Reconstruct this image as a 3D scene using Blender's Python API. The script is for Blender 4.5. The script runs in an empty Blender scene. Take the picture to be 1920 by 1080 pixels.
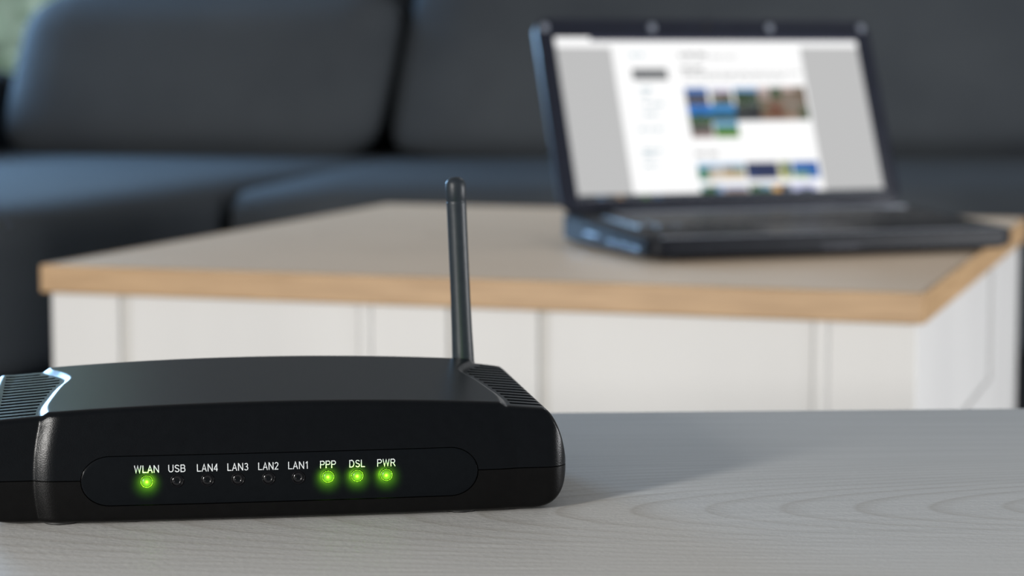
import bpy, bmesh, math, random
from mathutils import Vector, Matrix
random.seed(7)
S = bpy.context.scene
COL = S.collection
R = math.radians

# ---------------------------------------------------------------- camera
F_PX = 4260.0
CAM_Z = 0.676
cam = bpy.data.objects.new('camera', bpy.data.cameras.new('camera'))
COL.objects.link(cam)
cam.location = (0, 0, CAM_Z)
cam.rotation_euler = (R(90) - math.atan(445 / F_PX), 0, 0)
cam.data.sensor_width = 36.0
cam.data.lens = 36.0 * F_PX / 1920.0
cam.data.clip_start = 0.02
cam.data.clip_end = 100
cam.data.dof.use_dof = True
cam.data.dof.focus_distance = 0.772
cam.data.dof.aperture_fstop = cam.data.lens / 6.6
cam.data.dof.aperture_blades = 0
S.camera = cam

# ---------------------------------------------------------------- world, lights, exposure
w = bpy.data.worlds.new('sky')
S.world = w
w.use_nodes = True
bg = w.node_tree.nodes['Background']
bg.inputs[0].default_value = (0.95, 0.97, 1.0, 1)
bg.inputs[1].default_value = 0.28


def area(name, loc, target, sx, sy, power, color):
    d = bpy.data.lights.new(name, 'AREA')
    d.shape = 'RECTANGLE'
    d.size, d.size_y, d.energy, d.color = sx, sy, power, color
    o = bpy.data.objects.new(name, d)
    COL.objects.link(o)
    o.location = loc
    o.rotation_euler = (Vector(target) - Vector(loc)).to_track_quat('-Z', 'Y').to_euler()
    return o


area('assumed_light_behind_camera', (-2.25, -1.75, 1.22), (-0.05, 0.9, 0.55), 0.36, 0.75, 188, (1.0, 0.975, 0.94))  # unseen area lamp for an assumed window behind left; no opening is built
area('added_blue_side_light', (-1.95, 4.75, 1.2), (-0.8, 3.1, 0.4), 1.0, 0.8, 105, (0.36, 0.64, 1.0))  # added free-standing blue lamp inside the room; left window only assumed, none here
area('assumed_light_right', (2.6, 1.0, 0.50), (0.6, 2.2, 0.4), 1.0, 0.3, 78, (0.97, 0.98, 1.0))  # added low lamp; a source on the right is assumed, no window built
area('added_fill_over_sofa', (1.3, 3.5, 2.35), (1.3, 3.7, 0.4), 0.9, 0.9, 15, (0.94, 0.97, 1.0))  # unseen fill lamp, added to brighten the right-hand seat
area('added_hedge_fill', (-1.9, 6.6, 3.2), (-1.9, 8.0, 0.9), 2.0, 1.0, 60, (0.9, 0.97, 1.0))  # extra lamp added outside to brighten the hedge
S.view_settings.view_transform = 'Standard'
S.view_settings.look = 'None'
S.view_settings.exposure = 0.0
S.view_settings.gamma = 1.0
S.view_settings.use_curve_mapping = False


# ---------------------------------------------------------------- helpers
def new_mat(name):
    m = bpy.data.materials.new(name)
    m.use_nodes = True
    nt = m.node_tree
    return m, nt, nt.nodes['Principled BSDF']


def N(nt, kind, **kw):
    n = nt.nodes.new(kind)
    for k, v in kw.items():
        setattr(n, k, v)
    return n


def math_node(nt, op, a, b=None, c=None):
    n = N(nt, 'ShaderNodeMath', operation=op)
    for i, v in enumerate((a, b, c)):
        if v is None:
            continue
        if isinstance(v, (int, float)):
            n.inputs[i].default_value = v
        else:
            nt.links.new(v, n.inputs[i])
    return n.outputs[0]


def mottled(name, c1, c2, scale, rough, bump=0.0, bscale=None, stretch=(1, 1, 1), spec=0.5, detail=4, bdist=0.001):
    m, nt, p = new_mat(name)
    tc = N(nt, 'ShaderNodeTexCoord')
    mp = N(nt, 'ShaderNodeMapping')
    mp.inputs['Scale'].default_value = stretch
    nt.links.new(tc.outputs['Object'], mp.inputs[0])
    nz = N(nt, 'ShaderNodeTexNoise')
    nz.inputs['Scale'].default_value = scale
    nz.inputs['Detail'].default_value = detail
    nt.links.new(mp.outputs[0], nz.inputs['Vector'])
    cr = N(nt, 'ShaderNodeValToRGB')
    cr.color_ramp.elements[0].position = 0.3
    cr.color_ramp.elements[1].position = 0.7
    cr.color_ramp.elements[0].color = (*c1, 1)
    cr.color_ramp.elements[1].color = (*c2, 1)
    nt.links.new(nz.outputs['Fac'], cr.inputs[0])
    nt.links.new(cr.outputs[0], p.inputs['Base Color'])
    p.inputs['Roughness'].default_value = rough
    p.inputs['Specular IOR Level'].default_value = spec
    if bump:
        n2 = N(nt, 'ShaderNodeTexNoise')
        n2.inputs['Scale'].default_value = bscale or scale
        n2.inputs['Detail'].default_value = 2
        nt.links.new(mp.outputs[0], n2.inputs['Vector'])
        b = N(nt, 'ShaderNodeBump')
        b.inputs['Strength'].default_value = bump
        b.inputs['Distance'].default_value = bdist
        nt.links.new(n2.outputs['Fac'], b.inputs['Height'])
        nt.links.new(b.outputs[0], p.inputs['Normal'])
    return m


def emit(name, col, strength):
    m, nt, p = new_mat(name)
    p.inputs['Base Color'].default_value = (0.01, 0.01, 0.01, 1)
    p.inputs['Roughness'].default_value = 0.4
    p.inputs['Emission Color'].default_value = (*col, 1)
    p.inputs['Emission Strength'].default_value = strength
    return m


def grain_wood(name, base, line, ring, x0, y0, slope, streak_amt, rough, streak_cols, distort=0.02, line_amt=0.6):
    """plain-sawn grain: rings cut at a slope give nested arches pointing along -X"""
    m, nt, p = new_mat(name)
    tc = N(nt, 'ShaderNodeTexCoord')
    sp = N(nt, 'ShaderNodeSeparateXYZ')
    nz = N(nt, 'ShaderNodeTexNoise')
    nz.inputs['Scale'].default_value = 1.0
    nz.inputs['Detail'].default_value = 3
    mp = N(nt, 'ShaderNodeMapping')
    mp.inputs['Scale'].default_value = (5, 22, 5)
    nt.links.new(tc.outputs['Object'], mp.inputs[0])
    nt.links.new(mp.outputs[0], nz.inputs['Vector'])
    nt.links.new(tc.outputs['Object'], sp.inputs[0])
    off = math_node(nt, 'MULTIPLY', math_node(nt, 'SUBTRACT', nz.outputs['Fac'], 0.5), distort)
    dy = math_node(nt, 'SUBTRACT', math_node(nt, 'ADD', sp.outputs[1], off), y0)
    dx = math_node(nt, 'MULTIPLY', math_node(nt, 'SUBTRACT', sp.outputs[0], x0), slope)
    r = math_node(nt, 'SQRT', math_node(nt, 'ADD', math_node(nt, 'MULTIPLY', dy, dy), math_node(nt, 'MULTIPLY', dx, dx)))
    fr = math_node(nt, 'FRACT', math_node(nt, 'DIVIDE', r, ring))
    cr = N(nt, 'ShaderNodeValToRGB')
    e = cr.color_ramp.elements
    e[0].position, e[0].color = 0.0, (0, 0, 0, 1)
    e[1].position, e[1].color = 1.0, (0, 0, 0, 1)
    for pos, v in ((0.55, 0.0), (0.8, 0.55), (0.9, 1.0), (0.96, 0.2)):
        q = e.new(pos)
        q.color = (v, v, v, 1)
    nt.links.new(fr, cr.inputs[0])
    # long fine streaks along X
    mp2 = N(nt, 'ShaderNodeMapping')
    mp2.inputs['Scale'].default_value = (9, 420, 9)
    nt.links.new(tc.outputs['Object'], mp2.inputs[0])
    n2 = N(nt, 'ShaderNodeTexNoise')
    n2.inputs['Scale'].default_value = 1.0
    n2.inputs['Detail'].default_value = 5
    nt.links.new(mp2.outputs[0], n2.inputs['Vector'])
    c2 = N(nt, 'ShaderNodeValToRGB')
    c2.color_ramp.elements[0].position = 0.5 - streak_amt
    c2.color_ramp.elements[1].position = 0.5 + streak_amt
    c2.color_ramp.elements[0].color = (*streak_cols[0], 1)
    c2.color_ramp.elements[1].color = (*streak_cols[1], 1)
    nt.links.new(n2.outputs['Fac'], c2.inputs[0])
    # patchy strength of the ring lines
    n3 = N(nt, 'ShaderNodeTexNoise')
    n3.inputs['Scale'].default_value = 9
    nt.links.new(tc.outputs['Object'], n3.inputs['Vector'])
    amt = math_node(nt, 'MULTIPLY', math_node(nt, 'MULTIPLY', cr.outputs[0], n3.outputs['Fac']), line_amt * 2)
    amt = math_node(nt, 'MINIMUM', amt, 1.0)
    mx = N(nt, 'ShaderNodeMix', data_type='RGBA')
    nt.links.new(amt, mx.inputs['Factor'])
    nt.links.new(c2.outputs[0], mx.inputs['A'])
    mx.inputs['B'].default_value = (*line, 1)
    nt.links.new(mx.outputs['Result'], p.inputs['Base Color'])
    p.inputs['Roughness'].default_value = rough
    p.inputs['Specular IOR Level'].default_value = 0.3
    # fine tooth of the laminate
    n4 = N(nt, 'ShaderNodeTexNoise')
    n4.inputs['Scale'].default_value = 900
    n4.inputs['Detail'].default_value = 3
    mp4 = N(nt, 'ShaderNodeMapping')
    mp4.inputs['Scale'].default_value = (0.45, 1, 1)
    nt.links.new(tc.outputs['Object'], mp4.inputs[0])
    nt.links.new(mp4.outputs[0], n4.inputs['Vector'])
    b = N(nt, 'ShaderNodeBump')
    b.inputs['Strength'].default_value = 0.35
    b.inputs['Distance'].default_value = 0.0006
    nt.links.new(n4.outputs['Fac'], b.inputs['Height'])
    nt.links.new(b.outputs[0], p.inputs['Normal'])
    return m


def mesh_obj(name, verts, faces, mat, parent=None, smooth=False, sharp=None, loc=None):
    me = bpy.data.meshes.new(name)
    me.from_pydata([tuple(v) for v in verts], [], faces)
    me.validate()
    me.update()
    return link_mesh(name, me, mat, parent, smooth, sharp, loc)


def link_mesh(name, me, mat, parent=None, smooth=False, sharp=None, loc=None):
    bm = bmesh.new()
    bm.from_mesh(me)
    bmesh.ops.recalc_face_normals(bm, faces=bm.faces)
    if smooth:
        for f in bm.faces:
            f.smooth = True
        if sharp:
            for ed in bm.edges:
                if len(ed.link_faces) == 2 and ed.calc_face_angle(0) > R(sharp):
                    ed.smooth = False
    bm.to_mesh(me)
    bm.free()
    if isinstance(mat, (list, tuple)):
        for q in mat:
            me.materials.append(q)
    elif mat:
        me.materials.append(mat)
    o = bpy.data.objects.new(name, me)
    COL.objects.link(o)
    if parent:
        o.parent = parent
    if loc:
        o.location = loc
    return o


def rbox(name, lo, hi, mat, parent=None, bevel=0.003, seg=2, xf=None):
    bm = bmesh.new()
    bmesh.ops.create_cube(bm, size=1)
    lo, hi = Vector(lo), Vector(hi)
    for v in bm.verts:
        v.co = Vector([lo[i] + (v.co[i] + 0.5) * (hi[i] - lo[i]) for i in range(3)])
    if bevel > 0:
        bmesh.ops.bevel(bm, geom=list(bm.edges) + list(bm.verts), offset=bevel, segments=seg, profile=0.5, affect='EDGES')
    if xf is not None:
        bmesh.ops.transform(bm, matrix=xf, verts=bm.verts)
    me = bpy.data.meshes.new(name)
    bm.to_mesh(me)
    bm.free()
    return link_mesh(name, me, mat, parent, smooth=seg > 2, sharp=None)


def cushion(name, lo, hi, mat, parent, round_r, puff=0.0, xf=None, lean=0.0):
    """soft rounded block, slightly swollen in the middle"""
    lo, hi = Vector(lo), Vector(hi)
    bm = bmesh.new()
    bmesh.ops.create_cube(bm, size=2)
    bmesh.ops.subdivide_edges(bm, edges=bm.edges, cuts=13, use_grid_fill=True)
    half = (hi - lo) / 2
    cen = (hi + lo) / 2
    for v in bm.verts:
        p = Vector([v.co[i] * half[i] for i in range(3)])
        q = Vector([max(-half[i] + round_r, min(half[i] - round_r, p[i])) for i in range(3)])
        d = p - q
        if d.length > 1e-9:
            ax = sum(1 for i in range(3) if abs(d[i]) > 1e-6)
            if ax > 1:
                d = d.normalized() * min(round_r, max(abs(d[0]), abs(d[1]), abs(d[2])))
        p = q + d
        if puff:
            for i in range(3):
                j, k = (i + 1) % 3, (i + 2) % 3
                s = (1 - v.co[j] ** 2) * (1 - v.co[k] ** 2)
                p[i] += puff * s * (1 if v.co[i] > 0 else -1) * abs(v.co[i])
        if lean:
            p.y += lean * (p.z + half.z)
        v.co = p + cen
    if xf is not None:
        bmesh.ops.transform(bm, matrix=xf, verts=bm.verts)
    me = bpy.data.meshes.new(name)
    bm.to_mesh(me)
    bm.free()
    return link_mesh(name, me, mat, parent, smooth=True)


def lathe(name, prof, mat, parent, seg=32, xf=None, sharp=40, caps=True):
    vs, fs = [], []
    for r, z in prof:
        for k in range(seg):
            a = 2 * math.pi * k / seg
            vs.append(Vector((r * math.cos(a), r * math.sin(a), z)))
    for j in range(len(prof) - 1):
        for k in range(seg):
            a, b = j * seg + k, j * seg + (k + 1) % seg
            fs.append((a, b, b + seg, a + seg))
    if caps:
        fs.append(tuple(range(seg))[::-1])
        fs.append(tuple(range((len(prof) - 1) * seg, len(prof) * seg)))
    if xf is not None:
        vs = [xf @ v for v in vs]
    return mesh_obj(name, vs, fs, mat, parent, smooth=True, sharp=sharp)


def thing(name, label, cat, loc=(0, 0, 0), rz=0.0, group=None):
    o = bpy.data.objects.new(name, None)
    o.empty_display_size = 0.05
    COL.objects.link(o)
    o.location = loc
    o.rotation_euler = (0, 0, rz)
    o['label'], o['category'] = label, cat
    if group:
        o['group'] = group
    return o


def sstep(a, b, x):
    t = max(0.0, min(1.0, (x - a) / (b - a)))
    return t * t * (3 - 2 * t)


def interp(pts, x):
    """smooth cubic through the points"""
    if x <= pts[0][0]:
        return pts[0][1]
    for k in range(len(pts) - 1):
        (a, va), (b, vb) = pts[k], pts[k + 1]
        if x <= b:
            pa = pts[max(0, k - 1)]
            pb = pts[min(len(pts) - 1, k + 2)]
            ma = (vb - pa[1]) / (b - pa[0]) * (b - a)
            mb = (pb[1] - va) / (pb[0] - a) * (b - a)
            t = (x - a) / (b - a)
            return ((2 * t ** 3 - 3 * t * t + 1) * va + (t ** 3 - 2 * t * t + t) * ma
                    + (3 * t * t - 2 * t ** 3) * vb + (t ** 3 - t * t) * mb)
    return pts[-1][1]


# ---------------------------------------------------------------- materials
M = {}
M['case'] = mottled('black_textured_plastic', (0.0016, 0.0022, 0.0031), (0.0021, 0.0028, 0.0038), 300, 0.28, 0.2, 2600, spec=0.16, bdist=0.0003)
M['case_low'] = mottled('black_lower_plastic', (0.0020, 0.0020, 0.0021), (0.0026, 0.0026, 0.0027), 300, 0.31, 0.2, 2600, spec=0.14, bdist=0.0003)
M['panel'] = mottled('smoked_panel_plastic', (0.0022, 0.0030, 0.0040), (0.0027, 0.0036, 0.0047), 500, 0.30, 0.05, 2000, spec=0.12, bdist=0.0002)
M['slot_dark'] = mottled('dark_inner_plastic', (0.003, 0.003, 0.003), (0.004, 0.004, 0.004), 100, 0.8)
M['led_off'] = mottled('unlit_smoked_lens', (0.004, 0.004, 0.005), (0.006, 0.006, 0.007), 200, 0.12)
M['led_rim'] = mottled('black_lens_rim', (0.004, 0.004, 0.005), (0.006, 0.006, 0.007), 200, 0.2, spec=0.12)
M['led_on'] = emit('lit_green_lens', (0.16, 0.52, 0.008), 0.56)
M['led_on'].node_tree.nodes['Principled BSDF'].inputs['Roughness'].default_value = 0.3
M['led_on'].node_tree.nodes['Principled BSDF'].inputs['Specular IOR Level'].default_value = 0.2
M['ink'] = mottled('white_lettering', (0.60, 0.64, 0.66), (0.68, 0.71, 0.72), 400, 0.6)
M['antenna'] = mottled('grey_antenna_rubber', (0.013, 0.0175, 0.023), (0.017, 0.022, 0.028), 300, 0.42, 0.2, 1800, spec=0.22, bdist=0.0003)
M['rubber'] = mottled('black_rubber', (0.008, 0.008, 0.008), (0.012, 0.012, 0.012), 200, 0.6)
M['grey_wood'] = grain_wood('grey_wood_laminate', None, (0.33, 0.30, 0.26), 0.0036, 0.62, -0.215, 0.14, 0.30, 0.5,
                            ((0.48, 0.475, 0.455), (0.59, 0.582, 0.56)), 0.012, 0.42)
M['oak_top'] = grain_wood('greyed_oak_top', None, (0.44, 0.33, 0.24), 0.012, 1.4, 0.42, 0.10, 0.28, 0.42,
                          ((0.63, 0.485, 0.35), (0.78, 0.625, 0.47)), 0.03, 0.35)
M['oak_edge'] = mottled('tan_oak_edge_band', (0.31, 0.19, 0.09), (0.42, 0.27, 0.14), 12, 0.5, stretch=(1.2, 1.2, 14), detail=5)
M['white'] = mottled('white_painted_wood', (0.51, 0.505, 0.498), (0.56, 0.555, 0.545), 6, 0.5, stretch=(1, 1, 0.3))
M['white_groove'] = mottled('off_white_groove_strip', (0.45, 0.44, 0.42), (0.49, 0.48, 0.46), 6, 0.6)
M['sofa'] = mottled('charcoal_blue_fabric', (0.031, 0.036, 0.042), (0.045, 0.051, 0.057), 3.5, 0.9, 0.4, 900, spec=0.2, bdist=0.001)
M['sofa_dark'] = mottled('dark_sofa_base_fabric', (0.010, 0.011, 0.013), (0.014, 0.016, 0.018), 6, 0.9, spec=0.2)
M['lap'] = mottled('black_laptop_plastic', (0.006, 0.007, 0.010), (0.008, 0.0095, 0.013), 60, 0.42, spec=0.09)
M['lap_bezel'] = mottled('dark_blue_bezel_plastic', (0.008, 0.0095, 0.016), (0.010, 0.012, 0.02), 60, 0.4, spec=0.2)
M['lap_sheen'] = mottled('glossy_grey_painted_sheen', (0.13, 0.145, 0.18), (0.16, 0.18, 0.22), 40, 0.3)  # reflected gleam on strips and bumpers put into a paler grey
M['key'] = mottled('black_key_plastic', (0.008, 0.009, 0.012), (0.012, 0.013, 0.016), 60, 0.45)
M['metal'] = mottled('dull_port_metal', (0.16, 0.17, 0.20), (0.22, 0.23, 0.26), 60, 0.3)
M['metal'].node_tree.nodes['Principled BSDF'].inputs['Metallic'].default_value = 0.9
M['floor'] = mottled('dark_floor_boards', (0.030, 0.027, 0.024), (0.045, 0.04, 0.036), 5, 0.5, stretch=(1, 8, 1))
M['wall'] = mottled('pale_plaster', (0.24, 0.25, 0.25), (0.27, 0.28, 0.28), 8, 0.85)
M['frame'] = mottled('white_window_frame', (0.70, 0.71, 0.72), (0.75, 0.76, 0.77), 8, 0.45)

# ---------------------------------------------------------------- setting
fl = rbox('floor', (-3.2, -3.0, -0.05), (3.4, 5.75, 0.0), M['floor'], bevel=0)
fl['kind'] = 'structure'
# back wall with a window opening at the left
WX0, WX1, WZ0, WZ1, WY = -2.30, -1.02, 0.55, 2.05, 5.6
vs, fs = [], []
for (x0, x1, z0, z1) in ((-3.2, WX0, 0, 2.5), (WX1, 3.4, 0, 2.5), (WX0, WX1, 0, WZ0), (WX0, WX1, WZ1, 2.5)):
    b = len(vs)
    for y in (WY, WY + 0.15):
        vs += [(x0, y, z0), (x1, y, z0), (x1, y, z1), (x0, y, z1)]
    fs += [(b, b + 1, b + 2, b + 3), (b + 4, b + 7, b + 6, b + 5), (b, b + 4, b + 5, b + 1), (b + 1, b + 5, b + 6, b + 2),
           (b + 2, b + 6, b + 7, b + 3), (b + 3, b + 7, b + 4, b)]
wb = mesh_obj('wall_back', vs, fs, M['wall'])
wb['kind'] = 'structure'
wl = rbox('wall_left', (-3.35, -3.0, 0), (-3.2, 5.6, 2.5), M['wall'], bevel=0)
wl['kind'] = 'structure'
win = bpy.data.objects.new('window_1', None)
COL.objects.link(win)
win.location = ((WX0 + WX1) / 2, WY + 0.07, WZ0)
win['kind'] = 'structure'
hw, hh = (WX1 - WX0) / 2, WZ1 - WZ0
for (a, b) in (((-hw, -0.03, 0), (-hw + 0.06, 0.03, hh)), ((hw - 0.06, -0.03, 0), (hw, 0.03, hh)),
               ((-hw + 0.06, -0.03, 0), (hw - 0.06, 0.03, 0.06)), ((-hw + 0.06, -0.03, hh - 0.06), (hw - 0.06, 0.03, hh)),
               ((-0.03, -0.03, 0.06), (0.03, 0.03, hh - 0.06))):
    rbox('window_frame', a, b, M['frame'], win, 0.004)
gm, gnt, gp = new_mat('clear_pane_glass')
gp.inputs['Transmission Weight'].default_value = 1.0
gp.inputs['Roughness'].default_value = 0.0
gp.inputs['IOR'].default_value = 1.05
for a, b in ((-hw + 0.06, -0.03), (0.03, hw - 0.06)):
    rbox('pane', (a, -0.003, 0.06), (b, 0.003, hh - 0.06), gm, win, 0)
# garden hedge outside
hg = thing('garden_hedge', 'pale green hedge seen blurred through the window at the far left', 'hedge', (-2.0, 8.2, 0))
M['leaf'] = mottled('pale_hedge_leaves', (0.50, 0.66, 0.52), (0.68, 0.80, 0.72), 3, 0.7)
M['leaf'].node_tree.nodes['Principled BSDF'].inputs['Subsurface Weight'].default_value = 0.0
cushion('foliage_mass', (-1.6, -0.35, 0), (1.6, 0.35, 2.2), M['leaf'], hg, 0.2, 0.05)
vs, fs = [], []
for i in range(2600):
    x, z = random.uniform(-1.6, 1.6), random.uniform(0.03, 2.25)
    y = -0.38 - random.random() * 0.1 if z < 2.15 else random.uniform(-0.3, 0.3)
    d1 = Vector((random.uniform(-1, 1), random.uniform(-.4, .4), random.uniform(-1, 1))).normalized() * 0.045
    d2 = d1.cross(Vector((0, -1, random.uniform(-.5, .5)))).normalized() * 0.02
    c = Vector((x, y, z))
    b = len(vs)
    vs += [c - d1, c + d2, c + d1, c - d2]
    fs.append((b, b + 1, b + 2, b + 3))
lf = mesh_obj('leaves', vs, fs, M['leaf'], hg)
lf['kind'] = 'stuff'
lawn = rbox('ground', (-9, 5.8, -0.06), (9, 16, 0.0), mottled('lawn_green', (0.12, 0.2, 0.08), (0.2, 0.3, 0.14), 3, 0.9), bevel=0)
lawn['kind'] = 'structure'

# ---------------------------------------------------------------- sofa
sf = thing('corner_sofa', 'dark blue-grey fabric corner sofa with chaise behind the coffee table', 'sofa', (-0.452, 3.36, 0), R(-3))
ST = 0.476
ch = Matrix.Rotation(R(-14.5), 4, 'Z')
SHEAR = Matrix.Identity(4)
SHEAR[0][2] = 0.18
cushion('seat_cushion', (0.02, 0.0, 0.22), (2.30, 1.45, ST), M['sofa'], sf, 0.05, 0.004)
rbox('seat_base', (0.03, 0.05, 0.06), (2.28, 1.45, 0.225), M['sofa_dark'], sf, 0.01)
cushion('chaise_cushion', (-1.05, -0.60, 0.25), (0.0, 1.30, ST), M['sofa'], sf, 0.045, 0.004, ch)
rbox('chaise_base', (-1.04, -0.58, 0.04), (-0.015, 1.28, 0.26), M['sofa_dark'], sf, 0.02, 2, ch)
cushion('back_cushion', (-0.60, 0, 0), (0.133, 0.24, 0.315), M['sofa'], sf, 0.07, 0.012,
        Matrix.Translation((0.0, 0.91, ST - 0.005)) @ Matrix.Rotation(R(-5), 4, 'Z') @ SHEAR, lean=0.16)
cushion('back_cushion', (0.175, 0, 0), (1.70, 0.24, 0.36), M['sofa'], sf, 0.06, 0.012,
        Matrix.Translation((0.0, 0.87, ST - 0.005)) @ Matrix.Rotation(R(3.5), 4, 'Z') @ SHEAR, lean=0.16)
cushion('back_cushion', (1.715, 0, 0), (2.28, 0.24, 0.36), M['sofa'], sf, 0.06, 0.012,
        Matrix.Translation((0.0, 0.87, ST - 0.005)) @ Matrix.Rotation(R(3.5), 4, 'Z') @ SHEAR, lean=0.16)
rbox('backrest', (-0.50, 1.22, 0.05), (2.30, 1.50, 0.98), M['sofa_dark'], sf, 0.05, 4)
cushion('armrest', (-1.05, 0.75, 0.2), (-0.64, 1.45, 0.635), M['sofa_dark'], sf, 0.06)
for x, y in ((0.2, 0.1), (2.2, 0.1), (2.2, 1.4), (-0.4, 1.4)):
    rbox('foot', (x - 0.03, y - 0.03, 0), (x + 0.03, y + 0.03, 0.07), M['rubber'], sf, 0.003)
for x, y in ((-0.95, -0.5), (-0.08, -0.5)):
    rbox('foot', (x - 0.03, y - 0.03, 0), (x + 0.03, y + 0.03, 0.05), M['rubber'], sf, 0.003, 2, ch)

# ---------------------------------------------------------------- coffee table
CT = CAM_Z - 0.19
ct = thing('coffee_table', 'white coffee table with grey oak top and tan edge, carrying the laptop', 'table', (-0.4206, 2.0156, 0), R(-17.946))
TW, TD, TT = 0.7825, 0.855, 0.024
rbox('tabletop', (0.002, 0.002, CT - TT), (TW - 0.002, TD - 0.002, CT), M['oak_top'], ct, 0.002)
E0, E1 = CT - TT - 0.0004, CT + 0.0004
for a, b in (((0, -0.001, E0), (TW, 0.004, E1)), ((0, TD - 0.004, E0), (TW, TD + 0.001, E1)),
             ((-0.001, 0.004, E0), (0.004, TD - 0.004, E1)), ((TW - 0.004, 0.004, E0), (TW + 0.001, TD - 0.004, E1))):
    rbox('edge_band', a, b, M['oak_edge'], ct, 0.0015)
B0, B1 = 0.05, CT - TT
fy = 0.008
# front: boards, recessed grooves and thin raised strips
rbox('front_backing', (0.008, fy + 0.0035, B0), (0.772, fy + 0.02, B1), M['white_groove'], ct, 0)
for x0, x1, y, nm in ((0.006, 0.0735, 0, 'front_board'), (0.0850, 0.302, 0.0, 'front_board'), (0.3022, 0.3128, -0.0015, 'front_strip'),
                      (0.313, 0.3822, 0, 'front_board'), (0.3872, 0.4625, 0, 'front_board'), (0.472, 0.6938, 0, 'front_board'),
                      (0.694, 0.7058, -0.0015, 'front_strip'), (0.706, 0.7765, 0, 'front_board')):
    rbox(nm, (x0, fy + y, B0), (x1, fy + 0.012, B1), M['white'], ct, 0.0015)
# left side and back
rbox('side_panel', (0.006, fy + 0.013, B0), (0.022, TD - 0.03, B1), M['white'], ct, 0.001)
rbox('back_panel', (0.006, TD - 0.03, B0), (0.776, TD - 0.012, B1), M['white'], ct, 0.001)
# right side: open niche in a frame
sx0, sx1 = 0.756, 0.7745
rbox('side_stile', (sx0, fy + 0.021, B0), (sx1, 0.175, B1), M['white'], ct, 0.002)
rbox('side_stile', (sx0, 0.60, B0), (sx1, TD - 0.031, B1), M['white'], ct, 0.002)
rbox('bottom_rail', (sx0, 0.176, B0), (sx1, 0.599, 0.335), M['white'], ct, 0.002)
rbox('niche_back', (0.742, 0.176, 0.3355), (0.7700, 0.599, B1), M['white'], ct, 0.001)
for x, y in ((0.04, 0.05), (0.74, 0.05), (0.04, 0.80), (0.74, 0.80)):
    rbox('leg', (x - 0.025, y - 0.025, 0), (x + 0.025, y + 0.025, B0), M['white'], ct, 0.002)

# ---------------------------------------------------------------- laptop
LW, LD = 0.380, 0.232
lap = thing('laptop', 'open black laptop showing a bright web page on the coffee table', 'laptop', (0.1250, 2.028, CT), R(20.0))
FT, RT = 0.019, 0.028     # deck height at front / rear


def deck(y):
    return 0.003 + FT + (RT - FT) * y / LD


def outline(w, d, r, seg=6):
    pts = []
    for cx, cy, a0 in ((r, r, 180), (w - r, r, 270), (w - r, d - r, 0), (r, d - r, 90)):
        for k in range(seg + 1):
            a = R(a0 + 90 * k / seg)
            pts.append((cx + r * math.cos(a), cy + r * math.sin(a)))
    return pts


ol = outline(LW, LD, 0.018)
n = len(ol)
vs, fs = [], []
for lvl in range(4):
    ins = (0.006, 0.0, 0.0, 0.0025)[lvl]
    for x, y in ol:
        x2 = LW / 2 + (x - LW / 2) * (1 - 2 * ins / LW)
        y2 = LD / 2 + (y - LD / 2) * (1 - 2 * ins / LD)
        z = (0.003, 0.007, deck(y) - 0.002, deck(y))[lvl]
        vs.append((x2, y2, z))
for l in range(3):
    for k in range(n):
        a, b = l * n + k, l * n + (k + 1) % n
        fs.append((a, b, b + n, a + n))
fs += [tuple(range(n))[::-1], tuple(range(3 * n, 4 * n))]
base = mesh_obj('base', vs, fs, M['lap'], lap, True, 30)
for x, y in ((0.03, 0.03), (LW - 0.03, 0.03), (0.03, LD - 0.03), (LW - 0.03, LD - 0.03)):
    lathe('rubber_foot', [(0.007, 0.0), (0.007, 0.0032)], M['rubber'], lap, 12, Matrix.Translation((x, y, 0)))
tilt = math.atan((RT - FT) / LD)
DK = Matrix.Translation((0, 0, 0.003 + FT)) @ Matrix.Rotation(tilt, 4, 'X')
rbox('hinge_strip', (0.05, 0.189, 0.0), (LW - 0.012, 0.212, 0.0022), M['lap_sheen'], lap, 0.0008, 2, DK)
rbox('speaker_strip', (0.06, 0.178, 0.0), (LW - 0.06, 0.187, 0.001), M['lap'], lap, 0.0004, 2, DK)
vs, fs = [], []
for row in range(6):
    y = 0.080 + row * 0.0160
    x = 0.022
    for k in range(17):
        wdt = 0.0165 if not (row == 0 and k == 5) else 0.0165
        b = len(vs)
        for zz, i in ((0.0, 0), (0.0022, 0.0012)):
            vs += [DK @ Vector(p) for p in ((x + i, y + i, zz), (x + wdt - i, y + i, zz), (x + wdt - i, y + 0.0138 - i, zz), (x + i, y + 0.0138 - i, zz))]
        fs += [(b + 4, b + 5, b + 6, b + 7)] + [(b + q, b + (q + 1) % 4, b + 4 + (q + 1) % 4, b + 4 + q) for q in range(4)]
        x += 0.0198
kb = mesh_obj('keyboard', vs, fs, M['key'], lap)
kb['kind'] = 'stuff'
rbox('touchpad', (0.13, 0.02, 0), (0.225, 0.070, 0.0006), M['lap_bezel'], lap, 0.0002, 2, DK)
rbox('palm_rest_trim', (0.012, 0.0035, 0.0), (LW - 0.012, 0.0075, 0.0006), M['lap_sheen'], lap, 0.0002, 2, DK)
# ports along the left side
for y0, y1, z0, z1 in ((0.03, 0.048, 0.0075, 0.0115), (0.06, 0.074, 0.0075, 0.0125), (0.086, 0.100, 0.0075, 0.0125), (0.125, 0.16, 0.0075, 0.016)):
    p = rbox('port', (-0.0008, y0, z0), (0.004, y1, z1), M['metal'], lap, 0.0004)
    rbox('port_opening', (-0.0012, y0 + 0.002, z0 + 0.001), (0.004, y1 - 0.002, z1 - 0.001), M['slot_dark'], p, 0)
# status strip on the front lip
rbox('front_latch', (0.17, -0.001, 0.008), (0.21, 0.004, 0.0125), M['lap_bezel'], lap, 0.0005)
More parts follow.
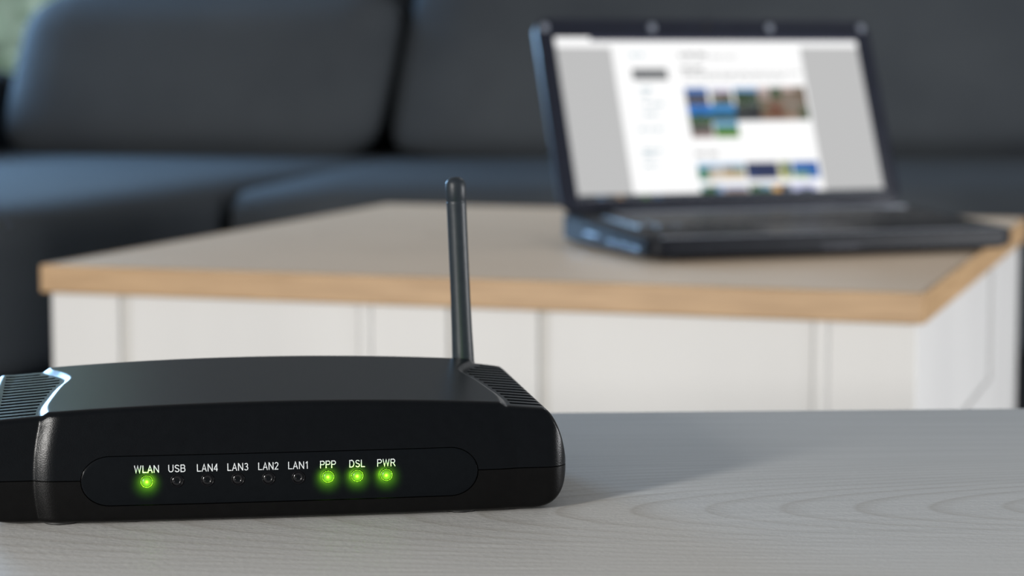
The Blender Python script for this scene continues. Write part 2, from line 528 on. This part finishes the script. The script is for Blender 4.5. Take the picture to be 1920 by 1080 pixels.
# lid: local X along hinge, Z up the screen, front face at y=0
LH = 0.2070
lean = R(23.0)
LM = Matrix.Translation((0, LD - 0.012, 0.003 + RT + 0.001)) @ Matrix.Rotation(-lean, 4, 'X')
ol = outline(LW, LH, 0.016)
vs, fs = [], []
for y, ins in ((0.0008, 0.001), (0.0, 0.002), (0.008, 0.0), (0.0095, 0.004)):
    pass
lv = ((0.0, 0.002), (0.001, 0.0), (0.0075, 0.0), (0.0095, 0.005))
for y, ins in lv:
    for x, z in ol:
        vs.append(LM @ Vector((LW / 2 + (x - LW / 2) * (1 - 2 * ins / LW), y, LH / 2 + (z - LH / 2) * (1 - 2 * ins / LH))))
for l in range(3):
    for k in range(n):
        a, b = l * n + k, l * n + (k + 1) % n
        fs.append((a, b, b + n, a + n))
fs += [tuple(range(n)), tuple(range(3 * n, 4 * n))[::-1]]
lid = mesh_obj('lid', vs, fs, M['lap_bezel'], lap, True, 30)
for x in (0.010, 0.128, 0.262, LW - 0.010):
    lathe('bumper', [(0.0042, -0.0), (0.0042, 0.0012), (0.003, 0.002)], M['lap_sheen'], lid, 14,
          LM @ Matrix.Translation((x, 0, LH - 0.010)) @ Matrix.Rotation(R(90), 4, 'X'))
for x in (0.055, LW - 0.055):
    lathe('hinge', [(0.006, -0.02), (0.006, 0.02)], M['lap'], lap, 16,
          LM @ Matrix.Translation((x, 0.004, -0.002)) @ Matrix.Rotation(R(90), 4, 'Y'))
lathe('webcam', [(0.003, 0.0), (0.003, 0.0006)], M['slot_dark'], lid, 14,
      LM @ Matrix.Translation((LW / 2, 0, LH - 0.009)) @ Matrix.Rotation(R(90), 4, 'X'))
# screen: u across, v down
SW, SH, SX, SZ = 0.3420, 0.1745, (LW - 0.342) / 2, 0.0115


def scr(name, u0, v0, u1, v1, mat, lift, parent):
    y = -0.0004 - lift * 0.0002
    q = [(u0, v1), (u1, v1), (u1, v0), (u0, v0)]
    vs = [LM @ Vector((SX + u * SW, y, SZ + (1 - v) * SH)) for u, v in q]
    vs += [LM @ Vector((SX + u * SW, 0.001, SZ + (1 - v) * SH)) for u, v in q]
    return mesh_obj(name, vs, [(0, 1, 2, 3), (4, 7, 6, 5), (0, 4, 5, 1), (1, 5, 6, 2), (2, 6, 7, 3), (3, 7, 4, 0)], mat, parent)


EM = {}


def ec(r, g, b):
    k = (r, g, b)
    if k not in EM:
        lin = [((c / 255 + 0.055) / 1.055) ** 2.4 if c > 10 else c / 255 / 12.92 for c in k]
        EM[k] = emit('screen_colour', lin, 1.0)
    return EM[k]


sc = scr('screen', 0, 0, 1, 1, ec(255, 255, 255), 0, lap)
scr('title_bar', 0.112, 0, 1, 0.022, ec(40, 42, 66), 1, sc)
scr('page_margin', 0, 0.062, 0.175, 0.972, ec(187, 187, 187), 1, sc)
scr('page_margin', 0.80, 0.062, 1, 0.972, ec(187, 187, 187), 1, sc)
scr('task_bar', 0, 0.972, 1, 1, ec(22, 34, 46), 1, sc)
for u, c in ((0.06, (60, 90, 120)), (0.12, (130, 100, 60)), (0.20, (70, 110, 60)), (0.24, (60, 90, 120))):
    scr('task_icon', u, 0.975, u + 0.02, 0.997, ec(*c), 2, sc)
scr('menu_button', 0.23, 0.197, 0.345, 0.268, ec(110, 112, 114), 1, sc)


def text_run(u0, u1, v, h, c):
    u = u0
    while u < u1 - 0.004:
        l = min(random.uniform(0.014, 0.045), u1 - u)
        scr('text_run', u, v, u + l, v + h, ec(*c), 1, sc)
        u += l + 0.007


text_run(0.23, 0.28, 0.10, 0.022, (190, 208, 214))
for u0, u1, v in ((0.25, 0.288, 0.318), (0.25, 0.275, 0.355), (0.249, 0.328, 0.412), (0.246, 0.30, 0.475), (0.222, 0.309, 0.567),
                  (0.224, 0.292, 0.700), (0.224, 0.27, 0.728), (0.222, 0.27, 0.79)):
    text_run(u0, u1, v, 0.016, (178, 196, 204))
text_run(0.39, 0.48, 0.095, 0.018, (165, 165, 165))
text_run(0.39, 0.59, 0.118, 0.012, (165, 165, 165))
text_run(0.391, 0.467, 0.186, 0.018, (130, 130, 130))
text_run(0.395, 0.785, 0.222, 0.011, (165, 165, 165))
text_run(0.393, 0.73, 0.248, 0.011, (165, 165, 165))
text_run(0.39, 0.472, 0.722, 0.020, (165, 165, 165))


def thumb(u0, v0, u1, v1, bands):
    """a small photograph on the page: flat bands or patches of colour (du0, dv0, du1, dv1, colour)"""
    t = scr('photo_thumbnail', u0, v0, u1, v1, ec(*bands[0]), 1, sc)
    for a, b, c, d, col in bands[1]:
        verts = [LM @ Vector((SX + (u0 + (u1 - u0) * u) * SW, -0.0009, SZ + (1 - (v0 + (v1 - v0) * v)) * SH))
                 for u, v in ((a, d), (c, d), (c, b), (a, b))]
        me = t.data
        bm = bmesh.new()
        bm.from_mesh(me)
        f = bm.faces.new([bm.verts.new(p) for p in verts])
        me.materials.append(ec(*col))
        f.material_index = len(me.materials) - 1
        bm.to_mesh(me)
        bm.free()
    return t


cu = [0.391, 0.465, 0.548, 0.631, 0.715, 0.793]
thumb(cu[0], .318, cu[1], .426, ((70, 62, 60), [(0, 0, 1, .42, (62, 108, 175)), (.2, .35, .8, .6, (70, 78, 95))]))
thumb(cu[1] + .01, .318, cu[2] - .004, .426, ((72, 84, 58), [(0, 0, 1, .3, (205, 205, 225)), (.3, .25, .75, .62, (120, 92, 100)), (0, .55, .25, .8, (150, 150, 140))]))
thumb(cu[2] + .004, .318, cu[3], .426, ((34, 58, 30), [(0, 0, 1, .28, (120, 160, 205)), (.0, .25, .5, .4, (50, 80, 50)), (.6, .8, 1, 1, (80, 95, 90))]))
thumb(cu[3], .318, cu[4], .426, ((150, 138, 130), [(0, 0, .5, .3, (190, 170, 170)), (.5, .0, .95, .7, (48, 70, 38)), (0, .75, 1, 1, (110, 84, 62))]))
thumb(cu[4], .314, cu[5], .426, ((122, 108, 94), [(0, 0, .5, .25, (190, 170, 165)), (.6, .3, 1, .9, (100, 84, 68))]))
thumb(cu[0], .428, cu[1], .530, ((42, 82, 36), [(0, 0, 1, .6, (26, 112, 196)), (.35, .3, .7, .8, (30, 74, 96))]))
thumb(cu[1], .428, cu[2], .530, ((24, 70, 74), [(0, 0, 1, .5, (40, 126, 190)), (.2, .5, .6, .8, (24, 60, 50))]))
thumb(cu[2], .428, cu[3], .530, ((36, 40, 44), [(0, 0, 1, .3, (48, 60, 50)), (.6, .1, 1, .9, (28, 28, 34))]))
thumb(cu[3], .428, cu[4], .530, ((112, 84, 64), [(.4, .0, .8, .75, (100, 56, 34)), (0, 0, .3, .4, (90, 92, 70))]))
thumb(cu[4], .428, cu[5], .530, ((116, 104, 90), [(.65, .1, 1, 1, (60, 74, 42)), (0, .5, .4, 1, (140, 116, 98))]))
thumb(cu[0], .532, cu[1], .634, ((92, 84, 86), [(0, .0, 1, .35, (52, 72, 46)), (0, .75, 1, 1, (150, 128, 120))]))
thumb(cu[1] + .004, .532, cu[2], .634, ((76, 128, 28), [(0, 0, 1, .32, (112, 170, 210)), (0, .32, 1, .55, (70, 110, 50))]))
thumb(cu[0], .790, .465, .895, ((190, 178, 160), [(0, 0, 1, .3, (140, 180, 215)), (0, .3, .45, 1, (20, 118, 94))]))
thumb(.468, .790, .545, .895, ((200, 184, 160), [(0, 0, 1, .28, (160, 190, 220)), (.1, .28, .6, .6, (150, 128, 84)), (.6, .3, 1, .6, (110, 130, 100))]))
thumb(.550, .790, .657, .895, ((14, 34, 78), [(0, .6, .3, 1, (20, 50, 100))]))
thumb(.660, .790, .700, .895, ((180, 180, 130), [(.3, 0, .9, .9, (40, 86, 50)), (0, .6, .4, 1, (220, 210, 120))]))
thumb(.704, .790, .792, .895, ((18, 96, 172), [(.0, .6, .6, 1, (110, 150, 120)), (.5, .1, 1, .5, (10, 84, 164))]))
thumb(cu[0], .930, .465, .972, ((34, 84, 34), [(0, 0, .3, .4, (140, 180, 200)), (.7, .0, 1, 1, (120, 150, 190))]))
thumb(.468, .930, .545, .972, ((150, 130, 126), [(0, 0, 1, .45, (180, 196, 226))]))
thumb(.550, .930, .625, .972, ((50, 88, 56), [(.5, 0, 1, .6, (110, 150, 180))]))
thumb(.628, .930, .690, .972, ((60, 76, 100), [(0, .2, .45, 1, (214, 160, 60))]))
thumb(.694, .930, .775, .972, ((186, 190, 226), [(.3, .6, .8, 1, (90, 100, 110))]))

# ---------------------------------------------------------------- near table
YAW_T = math.atan2(0.98641 - 0.97458, 0.22474 - 0.02313)
nt_ = thing('wood_grain_table', 'low table with pale grey wood-grain top under the router', 'table', (0.0231, 0.9746, 0), YAW_T)
TZ = 0.52
rbox('tabletop', (-0.75, -0.60, TZ - 0.025), (0.75, 0.0, TZ), M['grey_wood'], nt_, 0.0015, 3)
for x, y in ((-0.70, -0.55), (0.70, -0.55), (-0.70, -0.05), (0.70, -0.05)):
    rbox('leg', (x - 0.025, y - 0.025, 0), (x + 0.025, y + 0.025, TZ - 0.025), M['grey_wood'], nt_, 0.002)

# ---------------------------------------------------------------- router (local millimetres, x across the front, y to the back)
rt = thing('router', 'black router with one antenna and four lit green lights, on the grey table', 'router',
           ((-0.1565 + 0.0009) / 2, (0.7352 + 0.7595) / 2, TZ), R(8.776))
HWD, ZP, GAP = 98.6, 15.1, 0.17


def SS(x):
    # the left wing is a touch wider than the right one
    return 80 + (-x - 80) * 0.8 if x < -80 else abs(x)


def UN(s):
    return -(80 + (s - 80) / 0.8) if s > 80 else -s



def fy_plan(x, z):
    s = SS(x)
    zz = max(0.0, min(1.0, abs(z - 16) / 21))
    k = 75.3 + 3.0 * (1 - zz * zz)
    rec = 2.3 if x < 0 else 1.0
    y = -1.6 * (1 - min(1.0, s / 78.0) ** 2) + rec * max(0.0, min(1.0, (s - k + 5.0) / 7.0)) ** 2
    c = HWD - 8.0
    if s > c:
        d = min(s - c, 8.0)
        y += 8.0 - math.sqrt(max(0.0, 64.0 - d * d))
    return y


def FY(x, z):
    lean_ = 2.6 * (max(0.0, z - ZP) / 22.0) ** 2 + 1.0 * (max(0.0, ZP - z) / 14.0) ** 2
    return fy_plan(x, z) + lean_


def RY(x, z):
    s = SS(x)
    y = 118.0 + 1.0 * (1 - min(1.0, s / 78.0) ** 2) - 2.0 * sstep(77, 82, s)
    rad = 7.0 if x < 0 else 22.0
    c = HWD - rad
    if s > c:
        d = min(s - c, rad)
        y -= rad - math.sqrt(max(0.0, rad * rad - d * d))
    return y - 1.5 * (abs(z - ZP) / 22.0) ** 2


WAVE = [(0, 74.5), (18, 75.8), (45, 74.3), (65, 72.6), (83, 70.5), (96, 73.5), (108, 78.5), (120, 80.0)]


def end_curve(s, a, p, full):
    if s <= a:
        return full
    t = min(1.0, (s - a) / (HWD - a))
    return full * (1 - t ** p) ** (1.0 / p)


def ZT(x, y):
    s = SS(x)
    c = 39.8 - 2.35 * (x / 77.0) ** 2
    wg = 36.1 - 0.09 * (min(s, 90.0) - 78.0)
    t = sstep(0.0, 2.8, s - interp(WAVE, y))
    z = c * (1 - t) + wg * t
    return ZP + end_curve(s, 90.0 if x > 0 else 93.0, 1.6 if x > 0 else 1.9, z - ZP)


def ZB(x):
    return ZP - end_curve(SS(x), 85.0, 2.4, ZP - 0.8)


half = [0.0]
while half[-1] < 70:
    half.append(half[-1] + 2.0)
while half[-1] < 85:
    half.append(half[-1] + 0.4)
while half[-1] < 89.5:
    half.append(half[-1] + 0.75)
h0 = half[-1]
for k in range(1, 27):
    half.append(h0 + (HWD - 0.02 - h0) * math.sin(math.pi / 2 * k / 26))
stations = [UN(h) for h in half[::-1]] + half[1:]


def upper_section(x):
    z0 = ZP + GAP
    zf = max(z0 + 0.02, ZT(x, FY(x, 36.0) + 2.0))
    zr = max(z0 + 0.02, ZT(x, RY(x, 36.0) - 2.0))
    r = min(2.4, 0.45 * (zf - z0))
    pts = []
    for k in range(17):
        z = z0 + (zf - r - z0) * k / 16
        pts.append((FY(x, z), z))
    ya, za = pts[-1]
    for k in range(1, 7):
        a = math.pi / 2 * k / 6
        pts.append((ya + r * (1 - math.cos(a)) * 1.15, za + r * math.sin(a)))
    yb = RY(x, zr - r) - r
    y0 = pts[-1][0]
    dz = pts[-1][1] - ZT(x, y0)
    for k in range(1, 61):
        y = y0 + (yb - y0) * k / 60
        pts.append((y, max(z0 + 0.01, ZT(x, y) + dz * (1 - k / 60))))
    zt = pts[-1][1]
    r2 = min(r, 0.45 * (zt - z0))
    for k in range(1, 6):
        a = math.pi / 2 * k / 5
        pts.append((yb + r * math.sin(a), zt - r2 * (1 - math.cos(a))))
    for k in range(1, 7):
        z = zt - r2 + (z0 - zt + r2) * k / 6
        pts.append((RY(x, z), z))
    return pts


def lower_section(x):
    z0 = ZP - GAP
    zb = min(z0 - 0.02, ZB(x))
    r = min(2.0, 0.45 * (z0 - zb))
    pts = []
    for k in range(11):
        z = z0 + (zb + r - z0) * k / 10
        pts.append((FY(x, z), z))
    ya = pts[-1][0]
    for k in range(1, 6):
        a = math.pi / 2 * k / 5
        pts.append((ya + r * (1 - math.cos(a)), zb + r - r * math.sin(a)))
    yb = RY(x, zb + r) - r
    y0 = pts[-1][0]
    for k in range(1, 7):
        pts.append((y0 + (yb - y0) * k / 6, zb))
    for k in range(1, 6):
        a = math.pi / 2 * k / 5
        pts.append((yb + r * math.sin(a), zb + r * (1 - math.cos(a))))
    for k in range(1, 5):
        z = zb + r + (z0 - zb - r) * k / 4
        pts.append((RY(x, z), z))
    return pts


def loft(section):
    vs, fs = [], []
    m = None
    for x in stations:
        pts = section(x)
        m = len(pts)
        vs += [(x / 1000, y / 1000, z / 1000) for y, z in pts]
    for i in range(len(stations) - 1):
        for k in range(m):
            a, b = i * m + k, i * m + (k + 1) % m
            fs.append((a, b, b + m, a + m))
    fs.append(tuple(range(m)))
    fs.append(tuple(range((len(stations) - 1) * m, len(stations) * m))[::-1])
    return vs, fs


PX0, PX1, PZ, PH = -64.8, 66.9, 14.75, 8.1


def half_h(x, grow=0.0):
    e = 9.3
    d = max(0.0, (PX0 + e) - x, x - (PX1 - e)) / (e + grow)
    return (PH + grow) * math.sqrt(max(0.0, 1 - d * d))


def panel_outline(grow):
    pts = []
    e = 9.3
    for cx, s0 in ((PX1 - e, -90), (PX0 + e, 90)):
        for k in range(25):
            a = R(s0 + 180 * k / 24)
            pts.append((cx + (e + grow) * math.cos(a), PZ + (PH + grow) * math.sin(a)))
    return pts


def prism(pts, y0, y1):
    m = len(pts)
    vs = [(x / 1000, y0 / 1000, z / 1000) for x, z in pts] + [(x / 1000, y1 / 1000, z / 1000) for x, z in pts]
    fs = [tuple(range(m)), tuple(range(m, 2 * m))[::-1]] + [(k, (k + 1) % m, (k + 1) % m + m, k + m) for k in range(m)]
    return vs, fs


cut_panel = mesh_obj('cutter_panel', *prism(panel_outline(0.32), -8, 2.0), M['slot_dark'])
vs, fs = [], []
for sgn in (-1, 1):
    y = 9.5
    while y < 106:
        wdt = 3.1
        i0 = max(interp(WAVE, y), interp(WAVE, y + wdt)) + 4.0
        o0 = 91.3 if sgn > 0 else 89.2 + 3.4 * y / 110
        b = len(vs)
        xa, xb = (i0, o0) if sgn > 0 else (UN(o0), UN(i0))
        for z in (32.0, 45.0):
            vs += [(xa / 1000, y / 1000, z / 1000), (xb / 1000, y / 1000, z / 1000), (xb / 1000, (y + wdt) / 1000, z / 1000), (xa / 1000, (y + wdt) / 1000, z / 1000)]
        fs += [(b, b + 3, b + 2, b + 1), (b + 4, b + 5, b + 6, b + 7)] + [(b + q, b + (q + 1) % 4, b + 4 + (q + 1) % 4, b + 4 + q) for q in range(4)]
        y += 6.8
cut_vent = mesh_obj('cutter_vent', vs, fs, M['slot_dark'])


def carve(name, vf, cutters, mat):
    o = mesh_obj(name, vf[0], vf[1], mat, None, False)
    for c in cutters:
        md = o.modifiers.new('cut', 'BOOLEAN')
        md.operation, md.object, md.solver = 'DIFFERENCE', c, 'EXACT'
        md.material_mode = 'TRANSFER'
    bpy.context.view_layer.update()
    me = bpy.data.meshes.new_from_object(o.evaluated_get(bpy.context.evaluated_depsgraph_get()))
    bpy.data.objects.remove(o)
    mats = [m for m in me.materials]
    me.materials.clear()
    return link_mesh(name, me, mats, rt, True, 28)


carve('upper_shell', loft(upper_section), [cut_panel, cut_vent], M['case'])
carve('lower_shell', loft(lower_section), [cut_panel], M['case_low'])
bpy.data.objects.remove(cut_panel)
bpy.data.objects.remove(cut_vent)

# front panel insert
vs, fs = [], []
NX, NT = 150, 14
tl = [-1 + 2 * k / NT for k in range(NT + 1)]
for i in range(NX + 1):
    a = -math.cos(math.pi * i / NX)
    a = 0.5 * a + 0.5 * math.copysign(abs(a) ** 1.0, a)
    x = (PX0 + PX1) / 2 + (PX1 - PX0 - 0.004) / 2 * a
    h = half_h(x)
    for t in tl:
        z = PZ + t * h
        edge = min(1.0, (1 - abs(t)) * max(h, 0.001) / 0.35)
        vs.append((x / 1000, (FY(x, z) + 0.06 + 0.12 * (1 - edge)) / 1000, z / 1000))
    for t in tl[::NT]:
        z = PZ + t * h
        vs.append((x / 1000, (FY(x, z) + 1.7) / 1000, z / 1000))
m = NT + 3
for i in range(NX):
    for k in range(NT):
        a = i * m + k
        fs.append((a, a + 1, a + 1 + m, a + m))
    fs.append((i * m, i * m + m, (i + 1) * m + NT + 1, i * m + NT + 1))
    fs.append((i * m + NT, i * m + NT + 2, (i + 1) * m + NT + 2, i * m + m + NT))
pan = mesh_obj('front_panel', vs, fs, M['panel'], rt, True, 50)

# lettering and lights
def arc(cx, cy, rx, ry, a0, a1, n_=12):
    return [(cx + rx * math.cos(R(a0 + (a1 - a0) * k / n_)), cy + ry * math.sin(R(a0 + (a1 - a0) * k / n_))) for k in range(n_ + 1)]


STEM = [(.07, 0), (.07, 1)]
P_BOWL = [(.07, .945), (.40, .945)] + arc(.40, .715, .22, .23, 90, -90) + [(.07, .485)]
GLYPH = {
    'L': (.60, [[(.07, 1), (.07, .06), (.58, .06)]]),
    'A': (.70, [[(.05, 0), (.35, .97), (.65, 0)], [(.16, .34), (.54, .34)]]),
    'N': (.73, [[(.07, 0), (.07, 1)], [(.07, .97), (.66, .03)], [(.66, 0), (.66, 1)]]),
    'W': (.98, [[(.05, 1), (.26, .04), (.49, .96), (.72, .04), (.93, 1)]]),
    'U': (.72, [[(.07, 1)] + arc(.36, .36, .29, .30, 180, 360) + [(.65, 1)]]),
    'S': (.66, [arc(.335, .735, .25, .205, 15, 250) + arc(.335, .275, .265, .215, 80, -165)]),
    'B': (.68, [STEM, [(.07, .945), (.38, .945)] + arc(.38, .735, .19, .21, 90, -90) + [(.07, .525)],
                [(.38, .525)] + arc(.39, .29, .225, .232, 90, -90) + [(.07, .058)]]),
    'P': (.66, [STEM, P_BOWL]),
    'R': (.72, [STEM, P_BOWL, [(.36, .485), (.67, .0)]]),
    'D': (.72, [STEM, [(.07, .945), (.33, .945)] + arc(.33, .5, .32, .445, 90, -90) + [(.07, .055)]]),
    '1': (.44, [[(.10, .74), (.30, .94)], [(.30, 1), (.30, 0)]]),
    '2': (.58, [arc(.29, .72, .225, .225, 165, -40) + [(.07, .06), (.55, .06)]]),
    '3': (.57, [arc(.28, .735, .20, .205, 155, -90) + arc(.28, .29, .235, .235, 90, -155)]),
    '4': (.58, [[(.42, 0), (.42, 1)], [(.41, .95), (.06, .30)], [(.02, .27), (.56, .27)]]),
}


def spell(word):
    out, adv = [], 0.0
    for k, chr_ in enumerate(word):
        wd, st = GLYPH[chr_]
        if k:
            adv += 0.13 if not (word[k - 1] in 'LW' and chr_ == 'A') else 0.06
        out += [[(a + adv, b) for a, b in q] for q in st]
        adv += wd
    return out, adv


def ribbon(pts, width, vs, fs):
    n0 = len(vs)
    for k, p in enumerate(pts):
        a = pts[max(0, k - 1)]
        b = pts[min(len(pts) - 1, k + 1)]
        d1 = Vector((p[0] - a[0], p[1] - a[1])) if k else Vector((b[0] - p[0], b[1] - p[1]))
        d2 = Vector((b[0] - p[0], b[1] - p[1])) if k < len(pts) - 1 else d1
        d1.normalize()
        d2.normalize()
        n1, n2 = Vector((-d1.y, d1.x)), Vector((-d2.y, d2.x))
        m_ = n1 + n2
        m_ = m_.normalized() if m_.length > 1e-6 else n1
        off_ = m_ * (width / 2 / max(0.45, m_.dot(n1)))
        vs += [(p[0] + off_.x, p[1] + off_.y), (p[0] - off_.x, p[1] - off_.y)]
    for k in range(len(pts) - 1):
        q = n0 + 2 * k
        fs.append((q, q + 1, q + 3, q + 2))


ITEMS = [('WLAN', -43.5, 46, 1), ('USB', -33.6, 32, 0), ('LAN4', -23.6, 39, 0), ('LAN3', -13.6, 39, 0), ('LAN2', -3.5, 38, 0),
         ('LAN1', 6.4, 38, 0), ('PPP', 16.3, 30, 1), ('DSL', 26.1, 30, 1), ('PWR', 35.9, 35, 1)]
for txt, x, wpx, on in ITEMS:
    strokes, wtot = spell(txt)
    wmm = wpx / 5.66
    vs, fs = [], []
    for st in strokes:
        pts = [(x - wmm / 2 + a / wtot * wmm, 17.35 + b * 2.5) for a, b in st]
        ribbon(pts, 0.25, vs, fs)
    mesh_obj('lettering', [(a / 1000, (FY(a, b) + 0.02) / 1000, b / 1000) for a, b in vs], fs, M['ink'], pan)
    zc = 14.5
    yc = FY(x, zc) + 0.06
    xf = Matrix.Translation((x / 1000, yc / 1000, zc / 1000)) @ Matrix.Rotation(R(90), 4, 'X')
    ring = [(1.75, -0.2), (1.75, 0.10), (1.85, 0.30), (2.0, 0.36), (2.15, 0.28), (2.25, 0.0), (2.25, -0.2)]
    lathe('lens_rim', [(r_ / 1000, z_ / 1000) for r_, z_ in ring], M['led_rim'], pan, 32, xf, 60, caps=False)
    if on:
        dome = [(1.74, 0.0), (1.74, 0.2)] + [(1.74 * math.cos(a), 0.2 + 0.75 * math.sin(a)) for a in [R(12 * k) for k in range(1, 8)]] + [(0.02, 0.95)]
    else:
        dome = [(1.74, -0.1), (1.5, 0.12), (1.2, 0.2), (0.95, 0.12), (0.8, -0.1), (0.5, -0.25), (0.02, -0.3)]
    ln = lathe('indicator_lens', [(r_ / 1000, z_ / 1000) for r_, z_ in dome], M['led_on'] if on else M['led_off'], pan, 32, xf, 60)
    if on:
        ln['label'] = 'lit green indicator light'
        d = bpy.data.lights.new('added_halo_spot', 'SPOT')  # unseen spot added before the lens, aimed back to make the halo
        d.energy = 0.042
        d.use_shadow = False
        d.color = (0.33, 1.0, 0.02)
        d.shadow_soft_size = 0.0008
        d.spot_size = R(98)
        d.spot_blend = 1.0
        lo = bpy.data.objects.new('added_halo_spot', d)
        COL.objects.link(lo)
        lo.parent = pan
        lo.location = (x / 1000, (FY(x, zc) - 5.2) / 1000, (zc - 0.9) / 1000)
        lo.rotation_euler = (R(90), 0, 0)

# feet
for x, y in ((-72, 8), (-49, 9), (62, 8), (-70, 108), (62, 108)):
    lathe('foot', [(0.0055, 0.0), (0.006, 0.0004), (0.006, 0.0012)], M['rubber'], rt, 24, Matrix.Translation((x / 1000, y / 1000, 0)))
# antenna at the back right
AX = Matrix.Translation((0.0796, 0.1245, 0.012)) @ Matrix.Rotation(R(-2.4), 4, 'Y')
prof = [(4.3, 0), (4.5, 2), (4.5, 14), (4.25, 24), (4.0, 34), (3.86, 46), (3.8, 58), (3.8, 75), (3.84, 85.0), (3.86, 85.4), (3.72, 85.7),
        (3.72, 86.1), (3.90, 86.4), (3.94, 91)] + [(0.6 + 3.34 * math.cos(a), 92 + 3.3 * math.sin(a)) for a in [R(15 * k) for k in range(1, 6)]] + [(0.6, 95.3)]
ant = lathe('antenna', [(a / 1000, b / 1000) for a, b in prof], M['antenna'], rt, 40, AX, 50)
ant['label'] = 'dark grey rubber stub antenna with rounded tip'
rbox('antenna_joint', (0.0757, 0.1150, 0.008), (0.0834, 0.1265, 0.020), M['antenna'], rt, 0.0015, 3)
